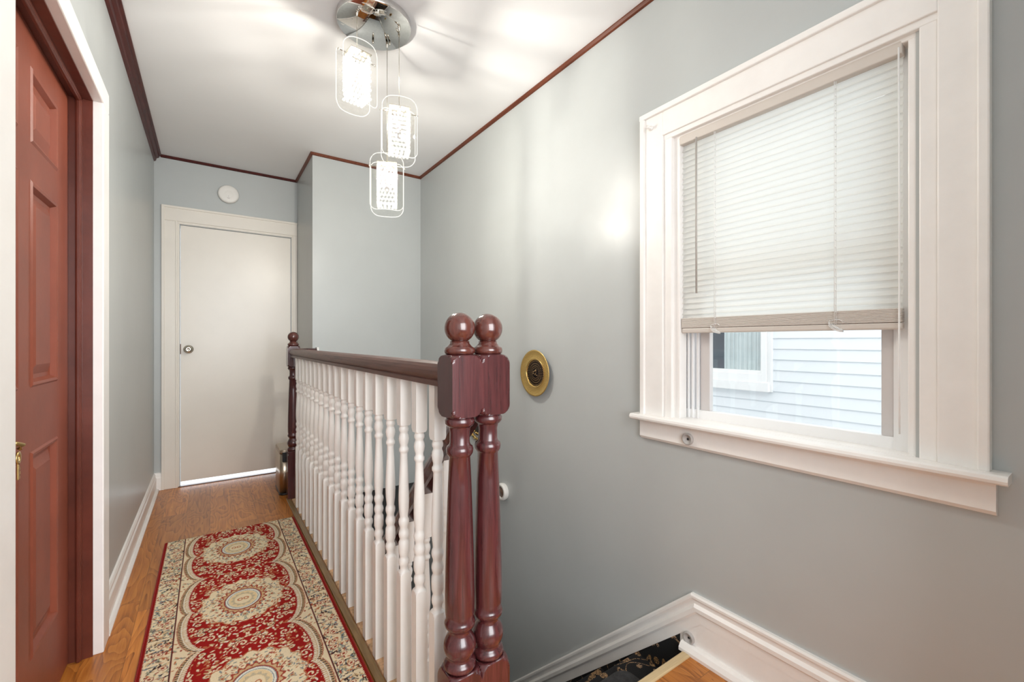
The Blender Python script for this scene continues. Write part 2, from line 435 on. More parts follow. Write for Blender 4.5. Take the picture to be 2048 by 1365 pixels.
WY0, WY1, WZ0, WZ1 = 0.335, 1.065, 0.815, 1.972
b = B()
T = 0.14
b.box(XR, XR + T, YB, WY0, LOW, ZC); b.box(XR, XR + T, WY1, 5.6, LOW, ZC)
b.box(XR, XR + T, WY0, WY1, LOW, WZ0); b.box(XR, XR + T, WY0, WY1, WZ1, ZC)
struct(b.build('wall_right', 'wall'), 'grey wall with the window above the stairs')
b = B()
b.box(XL, -.28, YB - .12, YB, -.2, ZC); b.box(1.42, XR, YB - .12, YB, -.2, ZC); b.box(-.28, 1.42, YB - .12, YB, 2.5, ZC); b.box(-.28, 1.42, YB - .12, YB, -.2, .5)
b.box(1.02, XR, -.27, -.15, -.2, ZC)  # unseen partition added to shade the near right wall
struct(b.build('wall_back', 'wall'), 'wall behind the viewer with a wide opening and an added shading partition')
# lower storey: walls of the stairwell
b = B(); b.box(0.50, 0.56, STAIR_Y - .05, 5.6, LOW, -.2)
struct(b.build('wall_stairwell', 'wall'), 'wall of the stairwell under the hall floor')
b = B(); b.box(0.50, XR + .2, 5.6, 5.72, LOW, -.08)
struct(b.build('wall_lower', 'wall'), 'grey wall at the foot of the stairs')
b = B(); b.box(0.50, XR + .2, STAIR_Y, 5.7, LOW - .1, LOW)
struct(b.build('floor_lower', 'floor'), 'wood floor at the foot of the stairs')
b = B(); b.box(FX0 - .3, FX1 + .2, YF + .12, YF + 1.6, -.2, .004)
b.box(FX0, FX1, YF + .03, YF + .12, -.002, .004)
struct(b.build('floor_tile', 'tile'), 'bright white tile seen under the cream door')

# --- mouldings at the ceiling
b = B()
prof = [(0, 0), (.045, 0), (.045, -.010), (.034, -.014), (.030, -.026), (.016, -.034), (.012, -.052), (0, -.060)]
b.sweep(prof, (XL, YB, ZC), (XL, YF, ZC), (1, 0, 0), (0, 0, 1))
struct(b.build('trim_1', 'crown_dark'), 'dark mahogany crown moulding along the left ceiling edge')
thin = [(0, 0), (.016, 0), (.016, -.006), (.010, -.016), (0, -.019)]
b = B(); b.sweep(thin, (XL + .04, YF, ZC), (XS, YF, ZC), (0, -1, 0), (0, 0, 1))
struct(b.build('trim_2', 'crown_dark'), 'thin dark moulding above the cream door wall')
b = B(); b.sweep(thin, (XS, YR - .016, ZC), (XS, YF, ZC), (-1, 0, 0), (0, 0, 1))
struct(b.build('trim_3', 'crown'), 'short brown moulding on the side of the closet wall')
b = B(); b.sweep(thin, (XS - .016, YR, ZC), (XR, YR, ZC), (0, -1, 0), (0, 0, 1))
struct(b.build('trim_4', 'crown'), 'thin brown moulding along the closet wall')
b = B(); b.sweep(thin, (XR, YB, ZC), (XR, YR, ZC), (-1, 0, 0), (0, 0, 1))
struct(b.build('trim_5', 'crown'), 'thin brown moulding above the window wall')

# --- baseboards
bprof = [(0, 0), (.016, 0), (.016, .095), (.011, .105), (.011, .118), (.006, .130), (0, .135)]
b = B(); b.sweep(bprof, (XL, DY1 + .11, 0), (XL, YF, 0), (1, 0, 0), (0, 0, 1))
b.sweep([(0, 0), (.032, 0), (.032, .008), (.024, .018), (0, .018)], (XL, DY1 + .11, 0), (XL, YF, 0), (1, 0, 0), (0, 0, 1))
b.sweep(bprof, (XL, YB, 0), (XL, DY0 - .1, 0), (1, 0, 0), (0, 0, 1))
struct(b.build('baseboard_left', 'white'), 'white baseboard along the left wall')
# right wall: level beside the landing, then falling with the stairs; a plain skirt below
SL = -0.928
PKY, PKZ = 0.98, 0.186
def sk(y, z): return (XR, y, z)
cap = [(0, 0), (.012, 0), (.017, -.006), (.017, -.014), (.011, -.022), (.011, -.034), (.021, -.044), (.021, -.058), (.014, -.066), (.014, -.101), (0, -.101)]
b = B()
def ring_at(y, z, cut=None):
    return [(XR - p, y, z + q) for p, q in cap]
END = 5.0
rs = [[(XR - p, YB, PKZ + q) for p, q in cap],
      [(XR - p, PKY + q * .392, PKZ + q) for p, q in cap],
      [(XR - p, END, PKZ + SL * (END - PKY) + q * 1.364) for p, q in cap]]
b.rings(rs, smooth=False)
b.box(XR - .013, XR, YB, STAIR_Y + .035, LAND, PKZ - .10)
struct(b.build('baseboard_right', 'white'), 'white baseboard rising level then falling with the stairs')
b = B(); b.sweep([(0, 0), (.034, 0), (.034, .012), (.024, .026), (.013, .030), (0, .030)], (XR - .012, YB, LAND), (XR - .012, STAIR_Y + .02, LAND), (-1, 0, 0), (0, 0, 1))
struct(b.build('trim_6', 'white'), 'white shoe moulding on the landing floor')
# pale nosing of the landing floor
b = B(); b.box(0.60, XR - .045, STAIR_Y - .030, STAIR_Y + .003, LAND - .03, LAND + .006, .005)
struct(b.build('trim_7', 'nosing'), 'pale wood nosing at the head of the stairs')
# strip beside the runner and carpeted edge under the balusters
b = B(); b.box(.458, .486, .80, 3.53, 0, .010, .003)
struct(b.build('trim_8', 'oak_strip'), 'worn oak strip between the runner and the balusters')
b = B(); b.box(.490, .560, .80, 3.56, -.1, .008, .006)
struct(b.build('trim_9', 'tan_carpet'), 'tan carpet edge under the white balusters')
b = B(); b.box(.562, .578, STAIR_Y + .01, 3.61, -.26, -.005)
struct(b.build('trim_10', 'white'), 'white fascia board on the stairwell edge')

# ------------------------------------------------------------------ red door (door_1) with its frame
XD = -0.413
d1 = bpy.data.objects.new('door_1', None); COL.objects.link(d1); d1.location = (XD, DY0, 0); struct(d1, 'red-brown six panel door')
cols = [(DY0 + .143, DY0 + .143 + .26), (DY1 - .143 - .26, DY1 - .143)]
rows = [(.25, .838), (1.02, 1.606), (1.711, 1.926)]
b = B()
# stiles and rails built as a grid with panels sunk between
ys = sorted({DY0 + .004, DY1 - .004, *[c for q in cols for c in q]}); zs = sorted({.006, DZ - .004, *[c for q in rows for c in q]})
for i in range(len(ys) - 1):
    for j in range(len(zs) - 1):
        pan = any(abs(ys[i] - c[0]) < 1e-6 for c in cols) and any(abs(zs[j] - r[0]) < 1e-6 for r in rows)
        if not pan: b.box(XD - .038, XD, ys[i], ys[i + 1], zs[j], zs[j + 1])
slab = b.build('slab', 'red_door', d1)
for (y0, y1) in cols:
    for (z0, z1) in rows:
        b = B()
        # moulded edge falling in, flat channel, raised field
        def rect(m, x): return [(x, y0 + m, z0 + m), (x, y1 - m, z0 + m), (x, y1 - m, z1 - m), (x, y0 + m, z1 - m)]
        b.rings([rect(0, XD - .03), rect(0, XD), rect(.006, XD + .004), rect(.014, XD + .002), rect(.022, XD - .012), rect(.034, XD - .013), rect(.062, XD - .003), rect(.066, XD - .003)], smooth=False)
        b.build('panel', 'red_door', d1)
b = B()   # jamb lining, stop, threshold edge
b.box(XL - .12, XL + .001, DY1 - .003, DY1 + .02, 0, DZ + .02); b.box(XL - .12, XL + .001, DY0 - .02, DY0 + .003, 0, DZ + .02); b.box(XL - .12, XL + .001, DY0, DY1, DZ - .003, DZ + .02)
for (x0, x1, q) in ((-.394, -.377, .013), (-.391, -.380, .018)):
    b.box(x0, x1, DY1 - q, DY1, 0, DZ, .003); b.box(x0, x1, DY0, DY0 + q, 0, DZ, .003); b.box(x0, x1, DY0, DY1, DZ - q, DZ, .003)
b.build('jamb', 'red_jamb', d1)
b = B()
for y0, y1 in ((DY1 + .002, DY1 + .108), (DY0 - .10, DY0 - .002 + .025)):
    b.box(XL - .004, XL + .030, y0, y1, 0, DZ + .002, .004)
b.box(XL - .004, XL + .030, DY0 - .10, DY1 + .108, DZ + .002, DZ + .078, .004)
b.build('casing', 'white', d1)

# brass key on a hook at the near frame
kx, ky, kz = -0.33, 1.318, 0.935
k = thing('hanging_key', 'small brass key hanging from a hook on the white door frame', 'key', (kx, ky, kz))
b = B(); b.tube([(kx, ky - .024, kz + .004), (kx + .004, ky - .006, kz + .006), (kx + .012, ky + .004, kz), (kx + .006, ky + .010, kz - .008)], .0045, 10)
b.lathe((kx, ky - .0235, kz + .004), (0, 1, 0), [(0, .009), (.004, .009), (.006, .006)])
b.build('hook', 'brass', k)
b = B()
pts = []
cy0, cz0 = ky + .004, kz - .026
b.lathe((kx + .004, cy0, cz0), (1, 0, 0), [(0, .006), (0, .013), (.003, .0135), (.003, .006), (0, .006)], 24, cap=False)
b.box(kx + .004, kx + .007, cy0 - .005, cy0 + .003, cz0 - .045, cz0 - .011, .0008)
for q in range(3): b.box(kx + .004, kx + .007, cy0 + .002, cy0 + .006 + .002 * (q % 2), cz0 - .044 + q * .009, cz0 - .038 + q * .009)
b.build('key_blade', 'brass', k)

# ------------------------------------------------------------------ far cream door (door_2)
d2 = bpy.data.objects.new('door_2', None); COL.objects.link(d2); d2.location = (FX0, YF, 0); struct(d2, 'plain cream door at the end of the hall')
b = B(); b.box(FX0 + .003, FX1 - .003, YF + .006, YF + .042, .038, FZ - .003, .002)
b.build('slab', 'cream', d2)
b = B()
def cas(x0, x1, z0, z1): b.box(x0, x1, YF - .018, YF + .004, z0, z1, .003)
cas(-.298, FX0 - .012, 0, FZ + .02); b.box(-.305, -.285, YF - .024, YF, 0, FZ + .125, .003); b.box(FX0 - .016, FX0 - .004, YF - .010, YF + .006, 0, FZ + .01, .002); b.box(FX0 - .03, FX0 - .018, YF - .022, YF, 0, FZ + .02, .003)
cas(FX1 + .012, XS - .001, 0, FZ + .02); b.box(FX1 + .004, FX1 + .016, YF - .010, YF + .006, 0, FZ + .01, .002)
cas(-.298, XS - .001, FZ + .02, FZ + .125); b.box(-.305, XS - .001, YF - .026, YF, FZ + .12, FZ + .137, .003)
b.box(FX0 - .016, FX1 + .016, YF - .010, YF + .006, FZ + .004, FZ + .022, .002)
b.build('casing', 'cream', d2)
b = B(); kc = (-.136, YF + .006, 1.088)
b.lathe(kc, (0, -1, 0), [(0, .033), (.006, .033), (.010, .026), (.012, .013), (.034, .012), (.040, .021), (.052, .027), (.062, .026), (.068, .018), (.069, .009), (.067, .007), (.067, .001)])
b.build('knob', 'nickel', d2)
b = B(); b.box(FX0 - .003, FX0 + .006, YF + .0035, YF + .007, 1.05, 1.13); b.build('latch_gap', 'brown', d2)
b = B(); b.box(FX0 - .02, FX1 + .02, YF - .012, YF + .02, -.001, .006, .002); struct(b.build('trim_11', 'mahogany'), 'dark threshold strip at the cream door')
b = B(); b.sweep(bprof, (XL, YF, 0), (-.3, YF, 0), (0, -1, 0), (0, 0, 1)); struct(b.build('baseboard_far', 'white'), 'short white baseboard left of the cream door')

# smoke detector
sd = thing('smoke_detector', 'round white smoke detector on the wall above the cream door', 'smoke detector', (.131, YF, 2.372))
b = B(); b.lathe((.131, YF, 2.372), (0, -1, 0), [(0, .064), (.010, .064), (.010, .060)]); b.build('mounting_base', 'rubber_grey', sd)
b = B(); b.lathe((.131, YF - .010, 2.372), (0, -1, 0), [(0, .074), (.008, .0745), (.018, .070), (.022, .062), (.023, .030), (.0225, .028), (.0245, .024), (.0245, .0001)], 56); b.build('cover', 'plastic', sd)
b = B(); b.lathe((.131, YF - .033, 2.352), (0, -1, 0), [(0, .0025), (.002, .0025)], 12)
for q in range(5): b.box(.120 + q * .0045, .123 + q * .0045, YF - .0345, YF - .032, 2.333 - abs(q - 2) * -.002, 2.339)
b.build('vent_marks', 'rubber_grey', sd)

# ------------------------------------------------------------------ railings
def arc_cap(z0, z1, rc, ri, up, n=8):
    """turned shoulder of a square block: R goes from ri (circle inside the square) to rc (corner) over z0..z1"""
    out = []
    for i in range(n + 1):
        t = i / n
        out.append((z0 + (z1 - z0) * t, ri + (rc - ri) * math.sqrt(max(0, 1 - (1 - t) ** 2)) if up else rc + (ri - rc) * (1 - math.sqrt(max(0, 1 - t ** 2)))))
    return out
RC = NH * math.sqrt(2) + .0005
def newel(parent, cx, cy, zb):
    p = [(zb, RC), (.30, RC)] + [(.315 + .040 * i / 8, RC - (RC - .034) * (1 - math.sqrt(max(0, 1 - (i / 8) ** 2)))) for i in range(9)]
    p += [(.352, .0375), (.358, .0395), (.366, .0395), (.372, .0355), (.376, .031), (.384, .0335), (.395, .0385), (.405, .0402), (.416, .0388), (.427, .034), (.436, .0285),
          (.444, .0275), (.450, .031), (.455, .0365), (.462, .038), (.468, .0365), (.473, .0335), (.490, .0360), (.53, .0365), (.60, .0352), (.70, .0325), (.80, .0290), (.868, .0262),
          (.871, .029), (.877, .0325), (.886, .0335), (.893, .0315), (.897, .0265), (.903, .0245), (.930, .0245), (.938, .0265), (.941, .0265), (.943, .031), (.950, .0362), (.958, .0365), (.964, .033), (.968, .030)]
    p += [(.964 + .030 * i / 8, .034 + (RC - .034) * math.sqrt(max(0, 1 - (1 - i / 8) ** 2))) for i in range(1, 9)]
    p += [(1.089, RC)] + [(1.089 + .030 * i / 8, RC - (RC - .034) * (1 - math.sqrt(max(0, 1 - (i / 8) ** 2)))) for i in range(1, 9)]
    b = B(); b.turned(cx, cy, p, NH, 72)
    post = b.build('newel_post', 'mahogany', parent)
    f = [(1.118, .030), (1.121, .0365), (1.128, .038), (1.134, .0365), (1.138, .031), (1.140, .029), (1.145, .0245), (1.151, .0235)]
    for i in range(2, 25):
        a = -math.pi / 2 + math.pi * (i / 24); f.append((1.1835 + .0378 * math.sin(a), max(.0378 * math.cos(a), .0002)))
    f = [q for q in f if q[0] < 1.152 or q[1] < .024 or q[0] > 1.156]
    b = B(); b.turned(cx, cy, f, None, 48)
    b.build('ball_finial', 'finial', post)
    return post
BW = 0.0172
def baluster(parent, cx, cy, zb, zt, shear=0.0, mat='baluster'):
    """turned spindle; the turned length is fixed from the top block down"""
    rc = BW * 1.4142 + .0003
    k = (zt - zb) / 1.028
    Z = lambda z: zb + (z - .008) * k
    prof = [(.008, rc), (.412, rc), (.418, rc * .93), (.423, rc * .80), (.427, .0135), (.432, .0125), (.440, .0125), (.446, .0155), (.455, .0165), (.463, .0150), (.468, .0125), (.474, .0135), (.482, .0163),
            (.500, .0168), (.516, .0163), (.522, .0135), (.527, .0128), (.533, .0150), (.541, .0166), (.549, .0155), (.556, .0128), (.564, .0125), (.572, .0155), (.580, .0167), (.588, .0155), (.593, .0128), (.600, .0130),
            (.622, .0156), (.650, .0166), (.680, .0160), (.72, .0143), (.76, .0125), (.795, .0113), (.800, .0125), (.803, .0150), (.811, .0152), (.815, .0125), (.822, .0118), (.832, .0145), (.842, .0160), (.852, .0150), (.858, .0125), (.863, .0120),
            (.868, .0148), (.875, .0153), (.880, .0135), (.884, .0130), (.886, rc * .84), (.890, rc * .94), (.896, rc), (1.036, rc)]
    b = B(); b.turned(cx, cy, [(Z(z), r) for z, r in prof], BW, 32)
    if shear:
        top = Z(.93)
        for v in b.b.verts:
            if v.co.z > top: v.co.z += shear * (v.co.y - cy)
    return b.build('baluster', mat, parent, origin=(cx, cy, zb))

RAILP = [(-.023, 0), (.023, 0), (.023, .013), (.020, .016), (.024, .020), (.031, .030), (.0325, .040), (.030, .050), (.024, .058), (.012, .0625), (0, .0635), (-.012, .0625), (-.024, .058), (-.030, .050), (-.0325, .040), (-.031, .030), (-.024, .020), (-.020, .016), (-.023, .013)]
FY = 3.545
lr = thing('landing_railing', 'long level railing of white balusters along the runner with mahogany newels at both ends', 'railing', (NX, 2.2, 0))
newel(lr, NX, NY, LAND if False else -.0)
newel(lr, NX, FY, 0)
b = B(); b.sweep(RAILP, (NX, NY + NH, 1.034), (NX, FY - NH, 1.036), (1, 0, 0), (0, 0, 1), smooth=False); b.build('handrail', 'mahogany_rail', lr)
b = B(); b.sweep(RAILP, (NX + NH, FY + .026, 1.036), (.668, FY + .026, 1.036), (0, 1, 0), (0, 0, 1), smooth=True)
b.build('return_rail', 'mahogany', lr)
b = B(); b.box(.668, .684, FY + .004, YR - .001, 1.030, 1.106, .003); b.build('wall_rosette', 'white', lr)
for i in range(19):
    baluster(lr, NX, 3.296 + .018 - .1241 * i, .008, 1.036)

SX = NX + 2 * NH
sr = thing('stair_railing', 'mahogany stair rail with white balusters descending from the right hand near newel', 'railing', (SX, NY, LAND))
newel(sr, SX, NY, LAND)
railz = lambda y: .825 - .94 * (y - 1.235)
th = math.atan(.94)
b = B(); y0, y1 = NY + NH - .002, 3.45
prof2 = [(p, q * 1.36) for p, q in RAILP]
b.sweep(prof2, (SX, y0, railz(y0) - .0864), (SX, y1, railz(y1) - .0864), (1, 0, 0), (0, 0, 1), smooth=False); b.build('handrail', 'mahogany', sr)
nose = lambda y: -.93 * (y - 1.04)
b = B()
rs = [[(x, y, nose(y) + dz) for (x, dz) in ((.565, -.30), (.612, -.30), (.612, .035), (.565, .035))] for y in (STAIR_Y + .02, 3.5)]
b.rings(rs, smooth=False); b.build('stringer', 'white', sr)
yy = 1.19
while yy < 3.35:
    baluster(sr, SX, yy, nose(yy) + .02, railz(yy) - .083, shear=-.94)
    yy += .155

# ------------------------------------------------------------------ stairs
st = thing('staircase', 'stairs covered in black carpet with a gold floral pattern going down beside the wall', 'stairs', (1.05, STAIR_Y, LAND))
ncount = int((0 - LOW) / RISE)
for i in range(1, ncount):
    z = -RISE * i + .0
    ynose = 1.04 + RISE / .93 * i
    yback = ynose - RUN - .05 if i > 1 else STAIR_Y - .035
    b = B()
    # tread with a rounded nose and the riser under it
    pr = [(yback, z)] + [(ynose - .016 + .016 * math.sin(a), z - .016 + .016 * math.cos(a)) for a in [math.pi * q / 10 for q in range(11)]] + [(ynose - .035, z - .032), (ynose - .035, z - RISE - .01), (yback, z - RISE - .01)]
    b.rings([[(x, y, zz) for y, zz in pr] for x in (.613, XR - .012)], smooth=False)
    b.build('step', 'black_carpet', st)
b = B()   # carpeted edge filling the triangles beside the skirting
rs = [[(x, y, zz) for (x, zz) in ((XR - .012, nose(y) - .22), (XR - .006, nose(y) - .22), (XR - .006, nose(y) + .03), (XR - .012, nose(y) + .03))] for y in (STAIR_Y + .006, 3.7)]
b.rings(rs, smooth=False); b.build('side_carpet', 'black_carpet', st)

# plush mat lying on the first step
mt = thing('stair_mat', 'dark grey plush mat with gold edging lying on the first black carpeted step', 'mat', (1.06, 1.13, -RISE))
def slab_ring(x0, x1, y0, y1, rad, z):
    out = []
    for cx, cy, a0 in ((x1 - rad, y1 - rad, 0), (x0 + rad, y1 - rad, 90), (x0 + rad, y0 + rad, 180), (x1 - rad, y0 + rad, 270)):
        out += [(cx + rad * math.cos(math.radians(a0 + 15 * q)), cy + rad * math.sin(math.radians(a0 + 15 * q)), z) for q in range(7)]
    return out
mx0, mx1, my0, my1 = .70, 1.392, 1.03, 1.203
b = B(); b.rings([slab_ring(mx0 + i_, mx1 - i_, my0 + i_, my1 - i_, .055 - i_, -RISE + .001 + z_) for i_, z_ in ((.004, 0), (0, .006), (.002, .014), (.010, .021), (.024, .025))])
b.build('plush_pad', mat_paint('dark_grey_plush', (.045, .045, .047), rough=1.0, var=.35, scale=50, bump=1.0, bscale=200), mt)
b = B(); lp = slab_ring(mx0 + .001, mx1 - .001, my0 + .001, my1 - .001, .054, -RISE + .006); b.tube(lp + lp[:2], .0045, 6)
b.build('gold_edging', mat_paint('gold_thread', (.34, .20, .06), rough=.8, var=.6, scale=70, bump=.8, bscale=250), mt)

# ------------------------------------------------------------------ runner rug
def make_rug():
    rnd = np.random.default_rng(7)
    X0, X1, Y0, Y1 = -.2045, .4505, .45, 3.135
    step = .0026
    nx = int(round((X1 - X0) / step)) + 1; ny = int(round((Y1 - Y0) / step)) + 1
    xs = np.linspace(X0, X1, nx); ys = np.linspace(Y0, Y1, ny)
    GX, GY = np.meshgrid(xs - (X0 + X1) / 2, ys)
    half = (X1 - X0) / 2; P = .583; C0 = 2.262
    t = (GY - C0 + P / 2) % P - P / 2
    at = np.abs(t); ax = np.abs(GX)
    red = np.array([.34, .010, .008]); dred = np.array([.16, .006, .010]); cream = np.array([.84, .70, .47]); pale = np.array([.84, .78, .64]); dark = np.array([.05, .025, .025])
    orange = np.array([.52, .17, .07]); tan = np.array([.62, .42, .22]); slate = np.array([.20, .24, .25]); sage = np.array([.33, .35, .24]); rust = np.array([.36, .06, .035])
    img = np.empty(GX.shape + (3,)); img[:] = cream
    def put(mask, col, a=1.0): img[mask] = img[mask] * (1 - a) + np.array(col) * a
    # scalloped outline: two lobes a period, shallow cusp beside the medallion, deep cusp half way
    u = at
    wout = np.where(u < .10, .203 + .026 * np.sqrt(np.clip(1 - (1 - u / .10) ** 2, 0, 1)), .157 + .072 * np.sqrt(np.clip(1 - ((u - .10) / .1915) ** 2, 0, 1)))
    # rough wobble so woven edges are not ruled
    wob = .0012 * np.sin(GY * 910 + GX * 300)
    dlt = wout - ax + wob            # >0 inside
    field = dlt > .033
    put(field, red)
    # motifs stamped as small ellipses / curls, mirrored
    def stamp(cx, cy, a, b_, ang, col, edge=None, mask=None, hole=None):
        for sgn in (1, -1):
            x = sgn * cx; R = max(a, b_) * 1.35
            i0 = max(0, int((x - R + half) / step)); i1 = min(nx, int((x + R + half) / step) + 2)
            j0 = max(0, int((cy - R - Y0) / step)); j1 = min(ny, int((cy + R - Y0) / step) + 2)
            if i1 <= i0 or j1 <= j0: continue
            sx = GX[j0:j1, i0:i1] - x; sy = GY[j0:j1, i0:i1] - cy
            ca, sa = math.cos(ang * sgn if sgn > 0 else math.pi - ang), math.sin(ang if sgn > 0 else math.pi - ang)
            p = (sx * ca + sy * sa) / a; q = (-sx * sa + sy * ca) / b_
            rr = p * p + q * q
            sub = img[j0:j1, i0:i1]; mk = np.ones(rr.shape, bool) if mask is None else mask[j0:j1, i0:i1]
            if edge is not None: sub[(rr < 1.5) & mk] = edge
            sub[(rr < 1) & mk] = col
            if hole is not None: sub[(rr < .28) & mk] = hole
    def curl(cx, cy, r, turn, col, mask):
        for s in range(15):
            a = s * .5; rr = r * (1 - s / 17)
            stamp(cx + rr * math.cos(a * turn), cy + rr * math.sin(a * turn), .0034, .0034, 0, col, None, mask)
    periods = range(-4, 4)
    random.seed(3)
    # one period of field motifs, repeated so every medallion carries the same design
    lay = []
    for _ in range(470):
        lay.append((random.uniform(0, .20), random.uniform(-P / 2, P / 2), random.uniform(.0058, .0105), random.uniform(.0026, .0050), random.uniform(0, math.pi), random.choice([cream, pale, tan, cream, orange])))
    flow = [(random.uniform(.01, .19), random.uniform(-P / 2, P / 2), random.uniform(.009, .013)) for _ in range(34)]
    curls = [(.165, .06, .020, 1), (.165, -.06, .020, -1), (.05, .215, .022, 1), (.05, -.215, .022, -1), (.12, .235, .020, -1), (.12, -.235, .020, 1), (.185, .13, .017, 1), (.185, -.13, .017, -1), (.02, .25, .018, 1)]
    spr = [(random.uniform(0, .16), random.uniform(-.18, .18), random.uniform(.005, .009), random.uniform(.0016, .0028), random.uniform(0, math.pi), random.choice([slate, rust, orange, sage, slate, tan])) for _ in range(330)]
    bor = [(random.uniform(.240, .312), random.uniform(-P / 2, P / 2), random.uniform(.0055, .0125), random.uniform(.0018, .0034), random.uniform(0, math.pi), random.choice([slate, rust, orange, dark, tan, sage, slate, dark])) for _ in range(380)]
    bfl = [(random.uniform(.255, .300), random.uniform(-P / 2, P / 2)) for _ in range(14)]
    spd = [(random.uniform(.15, .23), random.uniform(.20, P / 2) * random.choice((-1, 1)), random.uniform(.006, .010), random.uniform(.002, .0034), random.uniform(0, math.pi), random.choice([orange, rust, slate, sage])) for _ in range(70)]
    inner = (dlt > .039)
    guard = (dlt > 0) & (dlt <= .033)
    corner = (dlt < -.004) & (ax < .232)
    # medallion outline
    ang = np.arctan2(t / .178, GX / .158); rad = np.hypot(t / .178, GX / .158)
    med = rad < 1 + .045 * np.cos(ang * 16) - .02
    medo = rad < 1.035 + .045 * np.cos(ang * 16) - .02
    bormask = (ax > .239) & (ax < .314)
    for k in periods:
        cyc = C0 + k * P
        if cyc < Y0 - P or cyc > Y1 + P: continue
        for cx, cy, a, b_, an, c in lay: stamp(cx, cyc + cy, a, b_, an, c, None, inner)
        for cx, cy, r in flow: stamp(cx, cyc + cy, r, r * .8, .4, cream, dark, inner, orange)
        for cx, cy, r, tr in curls:
            stamp(cx, cyc + cy, r * 1.25, r * 1.1, 0, red, None, inner); curl(cx, cyc + cy, r, tr, cream, inner)
        for cx, cy, a, b_, an, c in spd: stamp(cx, cyc + cy, a, b_, an, c, None, corner)
        for cx, cy, a, b_, an, c in bor: stamp(cx, cyc + cy, a, b_, an, c, None, bormask)
        for cx, cy in bfl: stamp(cx, cyc + cy, .012, .009, .6, cream, rust, bormask, rust)
    put(medo & ~med & inner, orange, .8); put(med, cream)
    for k in periods:
        cyc = C0 + k * P
        if cyc < Y0 - P or cyc > Y1 + P: continue
        for cx, cy, a, b_, an, c in spr: stamp(cx, cyc + cy, a, b_, an, c, None, med)
        for q in range(14):
            a = 2 * math.pi * (q + .5) / 14
            if math.cos(a) >= -1e-6: stamp(.112 * math.cos(a), cyc + .132 * math.sin(a), .0095, .0062, a, tan, slate, med, rust)
    # centre: ring of petals, pale blue ring, cream core with a red knot
    rr = np.hypot(t / .083, GX / .067); an2 = np.arctan2(t / .083, GX / .067)
    pet = (rr < 1.32 + .10 * np.cos(an2 * 22)) & (rr > 1.0); put(pet, rust); put((rr < 1.20 + .07 * np.cos(an2 * 22)) & (rr > 1.07), tan)
    put(rr < 1.0, slate); put(rr < .965, pale * np.array([.95, 1.0, 1.05])); put((rr < .87) & (rr > .83), slate); put(rr < .80, cream * np.array([.95, .88, .75]))
    put((rr < .62 + .06 * np.cos(an2 * 12)) & (rr > .50), slate, .4); put(rr < .46, cream)
    kn = np.abs(np.hypot((np.abs(GX) - .011) / .011, t / .013) - .75) < .22; put(kn & (rr < .5), orange)
    # guard stripe: tan band with a saw edge of dark beads outside
    put(guard, tan); put(guard & (dlt > .030), orange); put(guard & (dlt > .021) & (np.sin(GY * 640) > -.1), pale); put(guard & (dlt < .018) & (dlt > .014), pale)
    put(guard & (dlt > .0045) & (dlt < .0135) & (np.sin(GY * 520 + 200 * GX) > -.05), dark); put(guard & (dlt < .003), rust)
    put((np.abs(ax - .2365) < .0026), dred); put((np.abs(ax - .2365) < .0010), dark)
    put(ax > .3145 + .001 * np.sin(GY * 700), red * .8)
    # mesh
    Z = .006 + .006 * np.clip((half - ax) / .006, 0, 1) ** .5
    Z[-1, :] = .002; Z[0, :] = .002
    co = np.stack([GX + (X0 + X1) / 2, GY, Z], -1).reshape(-1, 3)
    # gentle waviness of the long edges
    idx = np.arange(nx * ny).reshape(ny, nx)
    f = np.stack([idx[:-1, :-1], idx[:-1, 1:], idx[1:, 1:], idx[1:, :-1]], -1).reshape(-1, 4)
    me = bpy.data.meshes.new('runner_rug')
    me.vertices.add(len(co)); me.vertices.foreach_set('co', co.ravel().astype(np.float32))
    me.loops.add(f.size); me.loops.foreach_set('vertex_index', f.ravel().astype(np.int32))
    me.polygons.add(len(f)); me.polygons.foreach_set('loop_start', np.arange(0, f.size, 4, dtype=np.int32))
    me.update(calc_edges=True)
    at_ = me.color_attributes.new('weave', 'FLOAT_COLOR', 'POINT')
    rgba = np.concatenate([np.clip(img.reshape(-1, 3), 0, 1), np.ones((nx * ny, 1))], 1).astype(np.float32)
    at_.data.foreach_set('color', rgba.ravel())
    me.materials.append(mat_attr('woven_rug', 'weave'))
    o = bpy.data.objects.new('runner_rug', me); COL.objects.link(o)
    # border binding along both long sides is its own part
    tag(o, 'red and cream oriental runner rug with a row of medallions on the hall floor', 'rug')
    b = B()
    for x in (X0 - .002, X1 - .004): b.box(x, x + .006, Y0, Y1, 0, .011, .002)
    b.build('edge_binding', mat_paint('red_binding', tuple(red * .8), rough=.9, var=.2, scale=80, bump=.6, bscale=300), o)
    return o
make_rug()

# ------------------------------------------------------------------ pedal bin
bx0, bx1, by0, by1 = .432, .632, 3.645, 3.935
tb = thing('waste_bin', 'small brushed steel waste bin with black latch behind the far newel', 'waste bin', ((bx0 + bx1) / 2, (by0 + by1) / 2, 0))
def rbox(b, x0, x1, y0, y1, z0, z1, r, inset=0.0):
    rs = []
    for z, m in ((z0, 0), (z1, inset)):
        ring = []
        for cx, cy, a0 in ((x1 - r, y1 - r, 0), (x0 + r, y1 - r, 90), (x0 + r, y0 + r, 180), (x1 - r, y0 + r, 270)):
            for q in range(7):
                a = math.radians(a0 + 15 * q); ring.append((cx + (r - m) * math.cos(a), cy + (r - m) * math.sin(a), z))
        rs.append(ring)
    b.rings(rs); return b
b = B(); rbox(b, bx0, bx1, by0, by1, .012, .305, .03); b.build('body', 'steel', tb)
b = B(); rbox(b, bx0 - .002, bx1 + .002, by0 - .002, by1 + .002, .310, .328, .032); rbox(b, bx0 - .002, bx1 + .002, by0 - .002, by1 + .002, .328, .338, .032, .010); b.build('lid', 'steel', tb)
